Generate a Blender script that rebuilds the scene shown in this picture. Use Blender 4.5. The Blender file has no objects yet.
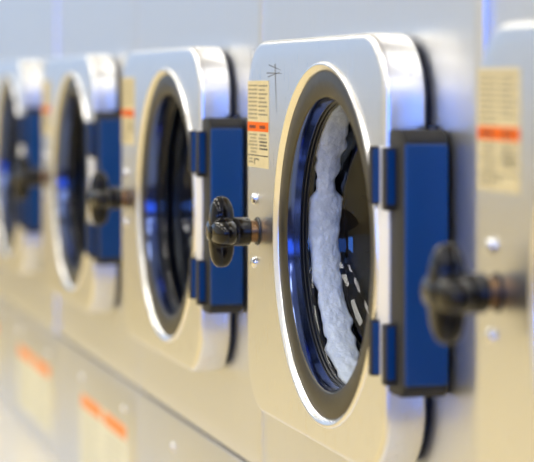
import bpy, bmesh, math, random
from mathutils import Vector, noise
random.seed(4)
SC = bpy.context.scene
COL = SC.collection
PI = math.pi

# ---------------------------------------------------------------- viewing set-up
F = 2148.0                                   # focal length for a 534 px wide frame
TH = math.atan(577.0 / F)                    # camera heading, measured from the row of washers (+Y)
ZC = 0.90                                    # eye height
FX = 0.676                                   # x of the door faces
WX = 0.7275                                   # x of the cabinet fronts
PITCH = 0.814
Y1 = 2.280                                   # y of the centre of the main porthole
HC = -0.175 + ZC                             # z of porthole centres

# ---------------------------------------------------------------- materials
def new_mat(name):
    m = bpy.data.materials.new(name); m.use_nodes = True
    return m, m.node_tree, m.node_tree.nodes['Principled BSDF']

def plain(name, col, rough=.5, metal=0., spec=.5, coat=0., bump=0., bscale=200., var=0., vscale=8.):
    m, nt, p = new_mat(name)
    p.inputs['Base Color'].default_value = (*col, 1)
    p.inputs['Roughness'].default_value = rough
    p.inputs['Metallic'].default_value = metal
    p.inputs['Specular IOR Level'].default_value = spec
    p.inputs['Coat Weight'].default_value = coat
    p.inputs['Coat Roughness'].default_value = .05
    tc = nt.nodes.new('ShaderNodeTexCoord')
    if var:
        n = nt.nodes.new('ShaderNodeTexNoise'); n.inputs['Scale'].default_value = vscale
        n.inputs['Detail'].default_value = 4
        nt.links.new(tc.outputs['Object'], n.inputs['Vector'])
        r = nt.nodes.new('ShaderNodeValToRGB')
        r.color_ramp.elements[0].position = .3; r.color_ramp.elements[1].position = .7
        r.color_ramp.elements[0].color = (*[c * (1 - var) for c in col], 1)
        r.color_ramp.elements[1].color = (*[min(1, c * (1 + var)) for c in col], 1)
        nt.links.new(n.outputs['Fac'], r.inputs['Fac'])
        nt.links.new(r.outputs['Color'], p.inputs['Base Color'])
    if bump:
        n = nt.nodes.new('ShaderNodeTexNoise'); n.inputs['Scale'].default_value = bscale
        nt.links.new(tc.outputs['Object'], n.inputs['Vector'])
        b = nt.nodes.new('ShaderNodeBump'); b.inputs['Strength'].default_value = bump
        b.inputs['Distance'].default_value = .001
        nt.links.new(n.outputs['Fac'], b.inputs['Height'])
        nt.links.new(b.outputs['Normal'], p.inputs['Normal'])
    return m

def steel(name, col, rough, stretch=(60, 60, 3), amt=.08, bump=.04):
    """brushed stainless steel: grain drawn out along one direction"""
    m, nt, p = new_mat(name)
    p.inputs['Metallic'].default_value = 1
    p.inputs['Base Color'].default_value = (*col, 1)
    tc = nt.nodes.new('ShaderNodeTexCoord'); mp = nt.nodes.new('ShaderNodeMapping')
    mp.inputs['Scale'].default_value = stretch
    nt.links.new(tc.outputs['Object'], mp.inputs['Vector'])
    n = nt.nodes.new('ShaderNodeTexNoise'); n.inputs['Scale'].default_value = 6; n.inputs['Detail'].default_value = 5
    nt.links.new(mp.outputs['Vector'], n.inputs['Vector'])
    mr = nt.nodes.new('ShaderNodeMapRange')
    mr.inputs['To Min'].default_value = rough - amt; mr.inputs['To Max'].default_value = rough + amt
    nt.links.new(n.outputs['Fac'], mr.inputs['Value'])
    nt.links.new(mr.outputs['Result'], p.inputs['Roughness'])
    b = nt.nodes.new('ShaderNodeBump'); b.inputs['Strength'].default_value = bump; b.inputs['Distance'].default_value = .0006
    nt.links.new(n.outputs['Fac'], b.inputs['Height']); nt.links.new(b.outputs['Normal'], p.inputs['Normal'])
    return m

def emis(name, col, st):
    m = bpy.data.materials.new(name); m.use_nodes = True; nt = m.node_tree; nt.nodes.clear()
    e = nt.nodes.new('ShaderNodeEmission'); e.inputs[0].default_value = (*col, 1); e.inputs[1].default_value = st
    o = nt.nodes.new('ShaderNodeOutputMaterial'); nt.links.new(e.outputs[0], o.inputs[0])
    return m

M = {}
M['door'] = steel('door_steel', (.80, .80, .80), .30)
M['leaf'] = plain('pale_satin_metal', (.86, .85, .84), .6, .5)
M['cab'] = steel('cabinet_steel', (.76, .765, .775), .38)
M['rim'] = steel('rim_steel', (.88, .87, .86), .26, (30, 30, 30), .03, .01)
M['band'] = steel('porthole_band', (.085, .078, .062), .40, (30, 30, 30), .05, .05)
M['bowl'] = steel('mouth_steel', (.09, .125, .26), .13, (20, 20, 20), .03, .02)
M['rubber'] = plain('black_rubber', (.008, .010, .016), .35)
M['backing'] = plain('navy_rubber', (.005, .012, .038), .5)
M['char'] = plain('charcoal_plastic', (.030, .028, .024), .5, spec=.2, bump=.1, bscale=600)
M['blue'] = plain('blue_reflection', (.000, .042, .170), .30, spec=.3)  # blue reflection on the dark plastic, given as base colour
M['knob'] = plain('black_knob', (.006, .005, .004), .10, spec=.32)
M['brass'] = plain('brass_thread', (.32, .20, .11), .3, 1)
M['chrome'] = plain('chrome', (.8, .8, .8), .12, 1)
M['dark'] = plain('gap_dark', (.05, .045, .035), .6)
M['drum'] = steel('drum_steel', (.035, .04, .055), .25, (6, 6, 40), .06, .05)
M['paper'] = plain('cream_paper', (.72, .60, .31), .6, var=.05, vscale=60)
M['paper2'] = plain('pale_paper', (.80, .76, .56), .6, var=.03, vscale=20)
M['orange'] = plain('orange_ink', (.90, .15, .002), .6, spec=.15)
M['orange2'] = plain('light_orange_ink', (.95, .32, .09), .6, spec=.15)
M['ink'] = plain('grey_ink', (.30, .26, .16), .7)
M['ink2'] = plain('black_ink', (.03, .03, .03), .7)
M['scratch'] = plain('grey_scratch', (.30, .30, .31), .5, .5)
M['cloth'] = plain('white_wet_cloth', (.95, .97, .99), .35, bump=1., bscale=260, var=.14, vscale=90)
M['floor'] = plain('beige_floor', (.80, .64, .31), .4, var=.06, vscale=2)
M['plinth'] = plain('pale_painted_plinth', (.80, .75, .64), .22, var=.04, vscale=6)
M['wall'] = plain('pale_wall', (.66, .70, .76), .7, var=.03)
M['wallback'] = plain('brown_wall', (.26, .19, .11), .6, var=.05)
M['wallend'] = plain('grey_blue_wall', (.60, .64, .70), .7, var=.03)
M['ceil'] = plain('white_ceiling', (.82, .84, .86), .8, var=.02)
M['added_wains'] = plain('added_tan_wainscot', (.68, .57, .33), .5, var=.04)  # for the added tan bands that warm the steel's reflections
M['added_mat'] = plain('added_brown_mat', (.13, .09, .05), .9, var=.1, vscale=20)  # for the added mat that darkens what the door sides reflect
M['frame'] = plain('window_frame', (.6, .6, .6), .4)
M['pane_end'] = emis('daylight_pane', (.52, .70, 1.0), 1.05)
M['pane_blue'] = emis('blue_daylight_pane', (.10, .26, 1.0), 4.0)
M['pane_added'] = emis('added_blue_pane', (.10, .28, 1.0), 12.0)  # added glow, source of the blue spots in the porthole funnels

# glass: clear sheet with mirror reflection by fresnel
g = bpy.data.materials.new('porthole_glass'); g.use_nodes = True; nt = g.node_tree; nt.nodes.clear()
tr = nt.nodes.new('ShaderNodeBsdfTransparent'); tr.inputs[0].default_value = (.90, .94, .97, 1)
gl = nt.nodes.new('ShaderNodeBsdfGlossy'); gl.inputs[0].default_value = (1, 1, 1, 1); gl.inputs[1].default_value = .03
lw = nt.nodes.new('ShaderNodeLayerWeight'); lw.inputs[0].default_value = .5
pw = nt.nodes.new('ShaderNodeMath'); pw.operation = 'POWER'; pw.inputs[1].default_value = 5; nt.links.new(lw.outputs['Facing'], pw.inputs[0])
fr = nt.nodes.new('ShaderNodeMath'); fr.operation = 'MULTIPLY_ADD'; fr.inputs[1].default_value = .95; fr.inputs[2].default_value = .035; nt.links.new(pw.outputs[0], fr.inputs[0])
mx = nt.nodes.new('ShaderNodeMixShader'); ou = nt.nodes.new('ShaderNodeOutputMaterial')
tcg = nt.nodes.new('ShaderNodeTexCoord'); ng = nt.nodes.new('ShaderNodeTexNoise'); ng.inputs['Scale'].default_value = 14
bg = nt.nodes.new('ShaderNodeBump'); bg.inputs['Strength'].default_value = .08; bg.inputs['Distance'].default_value = .004
nt.links.new(tcg.outputs['Object'], ng.inputs['Vector']); nt.links.new(ng.outputs['Fac'], bg.inputs['Height'])
nt.links.new(bg.outputs['Normal'], gl.inputs['Normal'])
nt.links.new(fr.outputs[0], mx.inputs[0]); nt.links.new(tr.outputs[0], mx.inputs[1]); nt.links.new(gl.outputs[0], mx.inputs[2])
nt.links.new(mx.outputs[0], ou.inputs[0])
M['glass'] = g

# ---------------------------------------------------------------- mesh helpers
# local frame of a washer: origin on the porthole axis in the plane of the door face;
# x = into the machine, y = along the row away from the viewer, z = up
def finish(name, bm, mats, parent=None, smooth=True, sharp=40):
    bmesh.ops.recalc_face_normals(bm, faces=bm.faces)
    me = bpy.data.meshes.new(name); bm.to_mesh(me); bm.free()
    if not isinstance(mats, (list, tuple)): mats = [mats]
    for m in mats: me.materials.append(m)
    if smooth:
        for p in me.polygons: p.use_smooth = True
        me.set_sharp_from_angle(angle=math.radians(sharp))
    o = bpy.data.objects.new(name, me); COL.objects.link(o)
    if parent: o.parent = parent
    return o

def rr_radius(phi, y0, y1, z0, z1, r):
    """distance from the origin to a rounded rectangle along direction phi"""
    c, s = math.cos(phi), math.sin(phi)
    lo, hi = 0., 2.
    def inside(t):
        y, z = t * c, t * s
        if y < y0 or y > y1 or z < z0 or z > z1: return False
        cy = min(max(y, y0 + r), y1 - r); cz = min(max(z, z0 + r), z1 - r)
        return (y - cy) ** 2 + (z - cz) ** 2 <= r * r + 1e-12 or (y0 + r <= y <= y1 - r) or (z0 + r <= z <= z1 - r)
    for _ in range(40):
        mid = (lo + hi) / 2
        if inside(mid): lo = mid
        else: hi = mid
    return lo

def loft(loops, closed_start=False, closed_end=False, bm=None, mi=0, cyclic=True):
    """skin a list of equally long rings of points"""
    bm = bm or bmesh.new()
    vs = [[bm.verts.new(p) for p in l] for l in loops]
    n = len(vs[0])
    for a, b in zip(vs[:-1], vs[1:]):
        for i in range(n if cyclic else n - 1):
            j = (i + 1) % n
            f = bm.faces.new((a[i], a[j], b[j], b[i])); f.material_index = mi
    if closed_start: bm.faces.new(vs[0]).material_index = mi
    if closed_end: bm.faces.new(vs[-1]).material_index = mi
    return bm

def lathe(prof, n=96, bm=None, mi=0, cy=0., cz=0., cap0=False, cap1=False):
    """prof = [(radius, depth)], turned about the x axis"""
    loops = [[(t, cy + r * math.cos(2 * PI * i / n), cz + r * math.sin(2 * PI * i / n)) for i in range(n)] for r, t in prof]
    return loft(loops, cap0, cap1, bm, mi)

def box(bm, x0, x1, y0, y1, z0, z1, mi=0, bev=0., seg=2):
    vs = [bm.verts.new((x, y, z)) for x in (x0, x1) for y in (y0, y1) for z in (z0, z1)]
    fs = []
    for q in ((0, 1, 3, 2), (4, 6, 7, 5), (0, 4, 5, 1), (2, 3, 7, 6), (0, 2, 6, 4), (1, 5, 7, 3)):
        f = bm.faces.new([vs[k] for k in q]); f.material_index = mi; fs.append(f)
    if bev:
        es = list({e for f in fs for e in f.edges})
        bmesh.ops.bevel(bm, geom=es, offset=bev, segments=seg, profile=.5, affect='EDGES')
    return bm

def quad(bm, x, y0, y1, z0, z1, mi):
    f = bm.faces.new([bm.verts.new(p) for p in ((x, y0, z0), (x, y1, z0), (x, y1, z1), (x, y0, z1))])
    f.material_index = mi

def empty(name, loc):
    o = bpy.data.objects.new(name, None); COL.objects.link(o); o.location = loc
    o.empty_display_size = .1
    return o

DY0, DY1, DZ0, DZ1 = -.221, .336, -.2265, .2305     # door outline about the porthole axis
WD = WX - FX                                        # depth of the cabinet front behind the door face

def angles(rects, n=240):
    a = [2 * PI * i / n for i in range(n)]
    for (y0, y1, z0, z1) in rects:
        for y in (y0, y1):
            for z in (z0, z1): a.append(math.atan2(z, y) % (2 * PI))
    return sorted(set(round(v, 7) for v in a))

# ---------------------------------------------------------------- one washer
def build_door(parent):
    R = .074
    ang = angles([])
    loops = []
    loops.append([(0.012, .197 * math.cos(a), .197 * math.sin(a)) for a in ang])
    loops.append([(0.0, .199 * math.cos(a), .199 * math.sin(a)) for a in ang])
    def ring(inset, t):
        r = max(.004, R - inset)
        return [(t, q * math.cos(a), q * math.sin(a)) for a in ang
                for q in [rr_radius(a, DY0 + inset, DY1 - inset, DZ0 + inset, DZ1 - inset, r)]]
    fr = .008
    loops.append(ring(.022, 0))
    for k in range(0, 7):
        b = k / 6 * PI / 2
        loops.append(ring(fr * (1 - math.sin(b)), fr * (1 - math.cos(b))))
    loops.append(ring(0, .040))
    loops.append(ring(.0015, .0435))
    loops.append(ring(.005, .045))
    loops.append([(.045, .175 * math.cos(a), .175 * math.sin(a)) for a in ang])
    bm = loft(loops)
    door = finish('door', bm, M['door'], parent, sharp=50)

    def ring2(inset, t):
        r = max(.004, R - inset)
        return [(t, q * math.cos(a), q * math.sin(a)) for a in ang
                for q in [rr_radius(a, DY0 + inset, DY1 - inset, DZ0 + inset, DZ1 - inset, r)]]
    bm = loft([[(.0452, .178 * math.cos(a), .178 * math.sin(a)) for a in ang], ring2(.012, .0452), ring2(.010, .0465), ring2(.010, .0495), ring2(.012, WD - .0005),
               [(WD - .0005, .178 * math.cos(a), .178 * math.sin(a)) for a in ang]])
    finish('door_seal', bm, M['backing'], door)

    # polished rolled rim round the porthole
    prof = [(.2025, .0008), (.2018, -.0016), (.2004, -.0030), (.1985, -.0032), (.1968, -.0022), (.1935, .0006), (.1922, .0022), (.1916, .0040)]
    finish('porthole_rim', lathe(prof, 160), M['rim'], door, sharp=70)
    # dark flat band inside it
    prof = [(.1920, .004), (.1917, .0024), (.1905, .0018), (.178, .0022), (.1650, .0034), (.1630, .0042), (.1620, .0065)]
    finish('porthole_band', lathe(prof, 160), M['band'], door, sharp=50)
    # bright funnel, then black gasket
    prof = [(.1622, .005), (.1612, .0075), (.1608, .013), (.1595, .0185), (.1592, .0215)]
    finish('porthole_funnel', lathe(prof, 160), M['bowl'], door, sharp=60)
    prof = [(.1602, .0195), (.1583, .020), (.1588, .0225), (.1572, .0235), (.1578, .0262), (.1562, .0272), (.1568, .0285), (.172, .0295), (.1755, .0445)]
    finish('porthole_gasket', lathe(prof, 128), M['rubber'], door, sharp=50)
    # glass bowl, a thin shell bulging into the drum
    prof = [(.1566, .0275), (.1555, .0285), (.1550, .034), (.1535, .052), (.1505, .070), (.144, .084), (.130, .096), (.10, .104), (.06, .109), (.02, .111)]
    finish('glass_bowl', lathe(prof, 128, cap1=True), M['glass'], door, sharp=80)

    # T-star knob, collar, thread, washer
    KY, KZ = .281, -.004
    bm = bmesh.new()
    n = 72; loops = []
    for k in range(13):
        v = -PI / 2 + PI * k / 12
        cs = max(.02, abs(math.cos(v)) ** .55); dep = -.046 + .0150 * (abs(math.sin(v)) ** .8) * (1 if v > 0 else -1)
        lp = []
        for i in range(n):
            a = 2 * PI * i / n
            lob = (.5 + .5 * math.cos(4 * a)) ** .8
            r = (.0235 + .0205 * lob) * (cs if cs > .3 else cs)
            lp.append((dep - .004 * (1 - lob) * 0, KY + r * math.cos(a), KZ + r * math.sin(a)))
        loops.append(lp)
    loft(loops, True, True, bm)
    knob = finish('knob', bm, M['knob'], door, sharp=80)
    lg = lathe([(.0005, -.0630), (.008, -.0627), (.010, -.0612), (.010, -.058)], 32, cy=KY, cz=KZ, cap0=True)
    finish('knob_cap', lg, M['knob'], door)
    finish('knob_collar', lathe([(.012, -.036), (.0165, -.034), (.0178, -.031), (.0178, -.0135), (.0165, -.0115), (.012, -.0115)], 48, cy=KY, cz=KZ, cap0=True, cap1=True), M['knob'], door, sharp=60)
    pr = [(.010, -.012)]
    for k in range(4):
        t = -.0117 + k * .0026
        pr += [(.0135, t), (.0135, t + .0013), (.0115, t + .0015), (.0115, t + .0024)]
    pr += [(.012, -.001)]
    finish('threaded_stem', lathe(pr, 40, cy=KY, cz=KZ), M['brass'], door, sharp=30)
    finish('stem_washer', lathe([(.010, -.0006), (.010, -.0022), (.0165, -.0022), (.0175, -.0005)], 48, cy=KY, cz=KZ), M['rubber'], door, sharp=50)
    for dz in (.0395, -.0395):
        bm = lathe([(.0072, .0005), (.0072, -.0012), (.0062, -.0032), (.0038, -.0048), (.0008, -.0052)], 28, cy=KY + .012, cz=KZ + dz, cap1=True)
        finish('bolt', bm, M['chrome'], door, sharp=60)
    return door

def build_label(parent, dz=0., curl=False):
    """cream warning label: two columns of fine print, an orange header, more print and a sketch below a rule"""
    bm = bmesh.new()
    ya, yb = .3275, .2275                     # far edge (left in the photo) to near edge
    za, zb = .1815 + dz, .0745 + dz
    T = -.0006
    box(bm, T, 0.0001, yb, ya, zb, za, 0)
    W = ya - yb; H = za - zb
    def q(u0, u1, v0, v1, mi, lay=1):
        quad(bm, T - .0002 * lay, ya - W * u1, ya - W * u0, za - H * v1, za - H * v0, mi)
    q(0.0, 1.0, .475, .585, 1)
    rnd = random.Random(7)
    for r in range(9):
        v = .045 + r * .047
        x = .05
        while x < .46:
            l = rnd.uniform(.03, .09); q(x, min(x + l, .47), v, v + .018, 2); x += l + .014
        x = .54
        if r < 8:
            end = rnd.choice((.84, .93, .95))
            while x < end:
                l = rnd.uniform(.03, .09); q(x, min(x + l, end), v + .004, v + .024, 2); x += l + .014
    for (a, b) in ((.10, .40), (.60, .86)):
        x = a
        while x < b:
            q(x, x + .035, .513, .550, 3, 2); x += .052
    for r in range(6):
        v = .612 + r * .040
        a = rnd.uniform(.04, .16)
        x = a
        while x < .48 - a * .4:
            l = rnd.uniform(.03, .08); q(x, x + l, v, v + .018, 2); x += l + .014
        x = .55 + rnd.uniform(0, .06)
        if r < 5:
            while x < .90:
                l = rnd.uniform(.03, .08); q(x, x + l, v, v + .020, 3 if r > 1 else 2); x += l + .016
    q(.02, .98, .855, .866, 3)
    q(.08, .25, .893, .912, 2); q(.06, .28, .93, .95, 2)
    q(.33, .36, .90, .965, 3); q(.36, .55, .895, .908, 3); q(.52, .55, .905, .92, 3)
    o = finish('warning_label', bm, [M['paper'], M['orange'], M['ink'], M['ink2']], parent, smooth=False)
    return o

def build_hinge(parent):
    # charcoal housing with a chamfered near face, its blue reflection painted on a panel
    y0, y1 = -.279, -.229                      # near face, far face
    z0, z1 = -.133, .1315
    x0, x1 = .001, .0480
    bm = bmesh.new()
    c = .011
    def ringbox(y, ix, iz):
        return [(x0 + ix, y, z0 + iz), (x1 - ix * .4, y, z0 + iz), (x1 - ix * .4, y, z1 - iz), (x0 + ix, y, z1 - iz)]
    loft([ringbox(y1, 0.001, .001), ringbox(y1 - .002, 0, 0), ringbox(y0 + c, 0, 0), ringbox(y0 + .003, .001, .006), ringbox(y0, .002, .011)], True, True, bm)
    bmesh.ops.bevel(bm, geom=list(bm.edges), offset=.0018, segments=2, affect='EDGES')
    hb = finish('hinge_housing', bm, M['char'], parent, sharp=35)
    # near-face panel with the blue reflection as its colour, and the mounting foot to the cabinet
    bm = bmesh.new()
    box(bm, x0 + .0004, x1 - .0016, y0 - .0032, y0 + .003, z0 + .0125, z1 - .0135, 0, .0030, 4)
    finish('housing_sheen_panel', bm, M['blue'], hb)
    bm = bmesh.new(); box(bm, x1 - .002, WD - .0002, -.240, -.2135, z0 + .004, z1 + .004, 0, .001)
    finish('mounting_foot', bm, M['backing'], hb)
    for (za, zb) in ((.114, .055), (-.062, -.119)):
        for (ya, yb) in ((-.2065, -.1945), (-.2520, -.2385)):
            bm = bmesh.new()
            x_back = .001 if ya > -.22 else .004
            box(bm, -.0095, x_back, ya, yb, zb - (.004 if ya < -.22 else 0), za, 0, .0015, 2)
            lug = finish('hinge_lug', bm, M['char'], hb, sharp=35)
            # painted blue reflection on the lug's near side joins the same lug mesh
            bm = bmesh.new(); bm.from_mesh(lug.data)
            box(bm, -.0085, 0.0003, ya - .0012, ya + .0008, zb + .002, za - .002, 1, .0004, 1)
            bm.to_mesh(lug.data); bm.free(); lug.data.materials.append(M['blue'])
    # pivot plate joining the lugs over the door edge
    bm = bmesh.new(); box(bm, -.0012, .006, -.236, -.1985, -.119, .114, 0, .001, 2)
    finish('hinge_leaf', bm, M['leaf'], hb)
    return hb

CB = .452 - PITCH                                   # near boundary of the cabinet
CY0, CY1 = CB + .0012, CB + PITCH - .0012
ZS = -.509 + ZC - HC                                # seam height, relative
ZTOP = .35 + ZC - HC
ZB = -.768 + ZC - HC
def build_cabinet(parent):
    rect = (CY0, CY1, ZS + .0015, ZTOP)
    ang = angles([rect])
    def ring(inset, t, r):
        out = []
        for a in ang:
            q = rr_radius(a, rect[0] + inset, rect[1] - inset, rect[2] + inset, rect[3] - inset, r)
            out.append((t, q * math.cos(a), q * math.sin(a)))
        return out
    circ = lambda r, t: [(t, r * math.cos(a), r * math.sin(a)) for a in ang]
    loops = [circ(.200, WD + .03), circ(.200, WD), ring(.03, WD, .001), ring(.0022, WD, .001), ring(.0006, WD + .0007, .001), ring(0, WD + .0024, .001), ring(0, WD + .76, .001)]
    bm = loft(loops, False, True)
    cab = finish('cabinet', bm, M['cab'], parent, sharp=30)
    return cab

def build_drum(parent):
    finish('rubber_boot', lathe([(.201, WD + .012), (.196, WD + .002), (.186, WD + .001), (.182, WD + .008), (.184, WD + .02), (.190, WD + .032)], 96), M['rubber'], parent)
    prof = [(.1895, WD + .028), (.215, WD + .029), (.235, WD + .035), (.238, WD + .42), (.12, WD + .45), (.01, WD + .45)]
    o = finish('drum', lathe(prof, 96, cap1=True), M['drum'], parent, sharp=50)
    return o

def build_lower(parent, rng):
    bm = bmesh.new()
    box(bm, WD, WD + .74, CY0, CY1, ZB, ZS - .0045, 0, .0016, 2)
    lp = finish('lower_panel', bm, M['cab'], parent, sharp=30)
    bm = bmesh.new(); box(bm, WD + .006, WD + .70, CY0 + .004, CY1 - .004, ZS - .006, ZS + .003)
    finish('panel_seam', bm, M['dark'], lp, smooth=False)
    ztop = -.587 + ZC - HC
    y_n, y_f = CB + .082, CB + .548
    bm = bmesh.new()
    box(bm, WD - .0007, WD + .0002, y_n, y_f, ztop - .142, ztop, 0)
    for a, b in ((.03, .47), (.53, .97)):
        quad(bm, WD - .0010, y_f - (y_f - y_n) * b, y_f - (y_f - y_n) * a, ztop - .026, ztop - .002, 1)
        for r in range(8):
            v = ztop - .038 - r * .0125
            e = b - rng.uniform(.03, .12)
            quad(bm, WD - .0010, y_f - (y_f - y_n) * e, y_f - (y_f - y_n) * (a + .03), v - .0022, v, 2)
    finish('instruction_label', bm, [M['paper2'], M['orange2'], plain('pale_ink', (.52, .50, .40), .7)], lp, smooth=False)
    for yy in (.120, .539):
        bm = lathe([(.0085, WD + .0005), (.0085, WD - .0012), (.0068, WD - .003), (.003, WD - .0042), (.0006, WD - .0045)], 28, cy=CB + yy, cz=-.563 + ZC - HC, cap1=True)
        finish('screw', bm, M['chrome'], lp, sharp=60)
    return lp

def copy_tree(o, parent=None):
    c = o.copy(); COL.objects.link(c); c.parent = parent
    for ch in list(o.children): copy_tree(ch, c)
    return c

root = empty('washing_machine', (FX, Y1, HC))
door = build_door(root)
build_label(door)
build_hinge(root)
build_cabinet(root)
build_drum(root)
build_lower(root, random.Random(3))
LAB = {
 0: 'nearest stainless washer, cut off by the right edge, its knob and label blurred',
 4: 'far blurred stainless washer whose porthole is cut by the left edge of the photo',
 5: 'farthest washer, only a sliver of its front panel at the bottom left edge',
}
LAB[1] = 'stainless washer in sharp focus with white wet laundry showing through its round porthole'
LAB[2] = 'stainless washer directly left of the one with white laundry, its hinge beside that washer\'s knob'
LAB[3] = 'blurred stainless washer with whole porthole in view, second washer left of the one with laundry'
ROOTS = {1: root}
for k in (0, 2, 3, 4, 5):
    ROOTS[k] = copy_tree(root)
    ROOTS[k].location = (FX, Y1 + PITCH * (k - 1), HC)
for k, r in ROOTS.items():
    r['label'] = LAB[k]; r['category'] = 'washing machine'; r['group'] = 'stainless washers in a row'
    for ch in r.children:
        if ch.name.startswith('cabinet') and k in (0,): ch.location.x = .005
        if ch.name.startswith('cabinet') and k in (4, 5): ch.location.x = -.006
        if ch.name.startswith('door'):
            for s in ch.children:
                if s.name.startswith('warning_label'):
                    s.location.z = {0: .009, 1: 0, 2: .007, 3: .004, 4: .0, 5: 0}[k]

# pencil-like scratch on the sharp washer's door
def P(px, py, t=0.):
    """photo pixel -> point on the plane t metres behind the door faces, washer-1 coordinates"""
    D = FX + t; X = px + 310.0
    z = F * (D / math.cos(TH)) / X
    y = (z - D * math.sin(TH)) / math.cos(TH)
    h = -(py - 86.0) * z / F
    return Vector((t, y - Y1, h + ZC - HC))
bm = bmesh.new()
for a, b, w in (((275, 64), (276.5, 112), .0014), ((267, 73), (282, 73.5), .0010), ((269, 65), (281, 70), .0008), ((268, 77), (280, 72), .0008)):
    p0, p1 = P(*a), P(*b)
    d = (p1 - p0).normalized(); nrm = Vector((0, -d.z, d.y)) * w
    for v in (p0, p1): v.x = -.0003
    bm.faces.new([bm.verts.new(v) for v in (p0 - nrm, p1 - nrm * .3, p1 + nrm * .3, p0 + nrm)])
sc_ = finish('scratch_mark', bm, M['scratch'], [c for c in root.children if c.name.startswith('door')][0], smooth=False)

# ---------------------------------------------------------------- wet laundry behind the glass
RC = .1580
def PC(px, py):
    """photo pixel -> point where its line of sight leaves the glass bowl on the far side"""
    t = 0.; p = P(px, py, t)
    while t < .12:
        p = P(px, py, t)
        if p.y > 0 and math.hypot(p.y, p.z) >= RC: break
        t += .0005
    return p
line = [(338, 88, 6), (333, 104, 15), (331, 118, 17), (330, 135, 15), (328, 150, 14), (327, 165, 11), (327, 180, 9), (326, 192, 9), (325, 200, 14), (324, 215, 15), (324, 232, 14),
        (325, 250, 13), (327, 270, 12), (330, 290, 12), (334, 310, 12), (338, 330, 13), (343, 348, 13), (350, 365, 12), (357, 378, 9), (362, 388, 5)]
bm = bmesh.new(); loops = []
NN = 56; sub = 9
pts = []
for i in range(len(line) - 1):
    for s in range(sub):
        f = s / sub; pts.append(tuple(line[i][j] * (1 - f) + line[i + 1][j] * f for j in range(3)))
pts.append(line[-1])
for i, (px, py, w) in enumerate(pts):
    lp = []
    a0, a1 = PC(px - w * 1.05, py), PC(px + w * 1.25, py)
    for j in range(NN):
        a = 2 * PI * j / NN
        f = .5 - .5 * math.cos(a)
        b = a0.lerp(a1, f)
        rad = math.hypot(b.y, b.z); out = Vector((0, b.y / rad, b.z / rad))
        thick = .1582 + .007 + .0065 * -math.sin(a)
        v = Vector((b.x, 0, 0)) + out * thick
        q = Vector((v.x * 1.0, v.y, v.z))
        d = noise.noise(q * 60) * .5 + noise.noise(q * 150) * .4 - abs(noise.noise(q * 230)) * .8 + .25
        v += out * max(-.002, d * .005 * (1 if math.sin(a) < 0 else .45)) + Vector((1, 0, 0)) * noise.noise(q * 55 + Vector((9, 0, 0))) * .006 * -math.cos(a)
        v.x = max(.0308, v.x)
        lp.append(tuple(v))
    loops.append(lp)
loft(loops, True, True, bm)
lau = finish('laundry', bm, M['cloth'], None, sharp=80)
lau.location = (FX, Y1, HC)
lau['label'] = 'strip of crumpled white wet laundry behind the porthole glass of the sharp washer'; lau['category'] = 'laundry'

# ---------------------------------------------------------------- room
def struct(name, bm, mats):
    o = finish(name, bm, mats, None, smooth=False); o['kind'] = 'structure'; return o
XL, XR, YB, YF, H = -3.4, 1.62, -4.5, 9.5, 2.9
def slab(name, m, *b):
    bm = bmesh.new(); box(bm, *b); return struct(name, bm, m)
slab('floor', M['floor'], XL, XR, YB, YF, -.1, 0)
slab('ceiling', M['ceil'], XL, XR, YB, YF, H, H + .1)
slab('wall_left', M['wall'], XL - .1, XL, YB, YF, 0, H)
slab('wall_right', M['wall'], XR, XR + .1, YB, YF, 0, H)
slab('wall_back', M['wallback'], XL, XR, YB - .1, YB, 0, H)
slab('wall_front', M['wallend'], XL, XR, YF, YF + .1, 0, H)
bm = bmesh.new(); box(bm, WX - .22, XR, Y1 - 2 * PITCH - .2, Y1 + 4 * PITCH + .6, 0, ZC - .769, 0, .012, 3)
struct('trim_1', bm, M['plinth'])

slab('added_floor_mat', M['added_mat'], XL + .3, .45, YB + .2, .9, 0, .012)  # unseen mat, added to darken reflections in the door sides
slab('added_wainscot_left', M['added_wains'], XL, XL + .02, YB, YF, 0, .42)  # unseen band, added so the steel reflects tan low down
slab('added_wainscot_end', M['added_wains'], XL, XR, YF - .02, YF, 0, .52)  # unseen end-wall band, added for the same tan reflection

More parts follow.
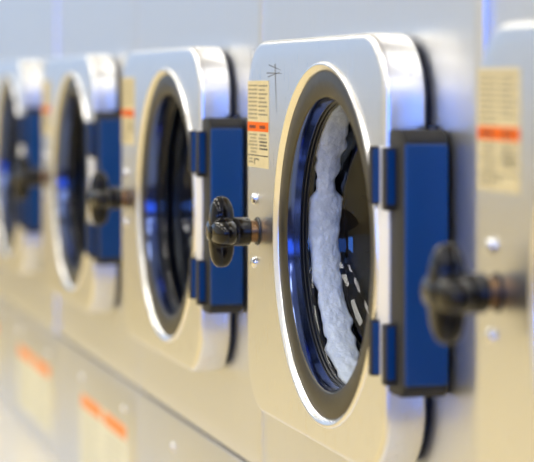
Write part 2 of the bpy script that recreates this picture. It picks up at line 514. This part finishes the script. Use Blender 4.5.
def window_y(name, y, x0, x1, z0, z1, pane, s):
    """window in an end wall; s = direction it faces"""
    bm = bmesh.new()
    f = .05
    a, b = sorted((y, y + s * .04))
    for q in ((x0 - f, x1 + f, z0 - f, z0), (x0 - f, x1 + f, z1, z1 + f), (x0 - f, x0, z0, z1), (x1, x1 + f, z0, z1)):
        box(bm, q[0], q[1], a, b, q[2], q[3])
    n = max(1, round((x1 - x0) / 1.1))
    for k in range(1, n): box(bm, x0 + (x1 - x0) * k / n - .02, x0 + (x1 - x0) * k / n + .02, a, b, z0, z1)
    a, b = sorted((y, y + s * .012)); box(bm, x0, x1, a, b, z0, z1, 1)
    return struct(name, bm, [M['frame'], pane])
def window_x(name, x, y0, y1, z0, z1, pane, s):
    bm = bmesh.new(); f = .05
    a, b = sorted((x, x + s * .04))
    for q in ((y0 - f, y1 + f, z0 - f, z0), (y0 - f, y1 + f, z1, z1 + f), (y0 - f, y0, z0, z1), (y1, y1 + f, z0, z1)):
        box(bm, a, b, q[0], q[1], q[2], q[3])
    a, b = sorted((x, x + s * .012)); box(bm, a, b, y0, y1, z0, z1, 1)
    return struct(name, bm, [M['frame'], pane])
window_y('window_1', YF, -3.0, 1.2, .80, 2.5, M['pane_end'], -1)
window_y('window_2', YB, -2.6, 1.3, .75, 2.1, M['pane_blue'], 1)
window_x('added_window', XL, -4.0, -1.4, .60, 1.7, M['pane_added'], 1)  # unseen window, added to put blue reflections into the funnels

# fluorescent troffers in the ceiling
for (x, y) in ((-.5, -2.8), (-.5, -.6), (-.5, 1.6), (-.5, 3.8), (-.5, 6.0), (-.5, 8.2), (-2.3, -1.7), (-2.3, .5), (-2.3, 2.7), (-2.3, 4.9), (-2.3, 7.1)):
    L = bpy.data.lights.new('ceiling_lamp', 'AREA'); L.shape = 'RECTANGLE'; L.size = .6; L.size_y = 1.25
    L.energy = 22; L.color = (1, .97, .91)
    o = bpy.data.objects.new('ceiling_lamp', L); o.location = (x, y, H - .01); COL.objects.link(o)

w = bpy.data.worlds.new('World'); SC.world = w; w.use_nodes = True
w.node_tree.nodes['Background'].inputs[0].default_value = (.7, .8, 1, 1)
w.node_tree.nodes['Background'].inputs[1].default_value = .1

# ---------------------------------------------------------------- camera
cam = bpy.data.cameras.new('camera'); co = bpy.data.objects.new('camera', cam); COL.objects.link(co)
co.location = (0, 0, ZC); co.rotation_euler = (PI / 2, 0, -TH)
cam.sensor_width = 36; cam.lens = 36 * F / 534
cam.shift_y = -(231 - 86) / 534
cam.clip_start = .05
cam.dof.use_dof = True; cam.dof.focus_distance = 2.50; cam.dof.aperture_fstop = 4.1
SC.camera = co
SC.view_settings.view_transform = 'Standard'; SC.view_settings.look = 'None'
SC.view_settings.gamma = 1; SC.view_settings.exposure = 0; SC.view_settings.use_curve_mapping = False
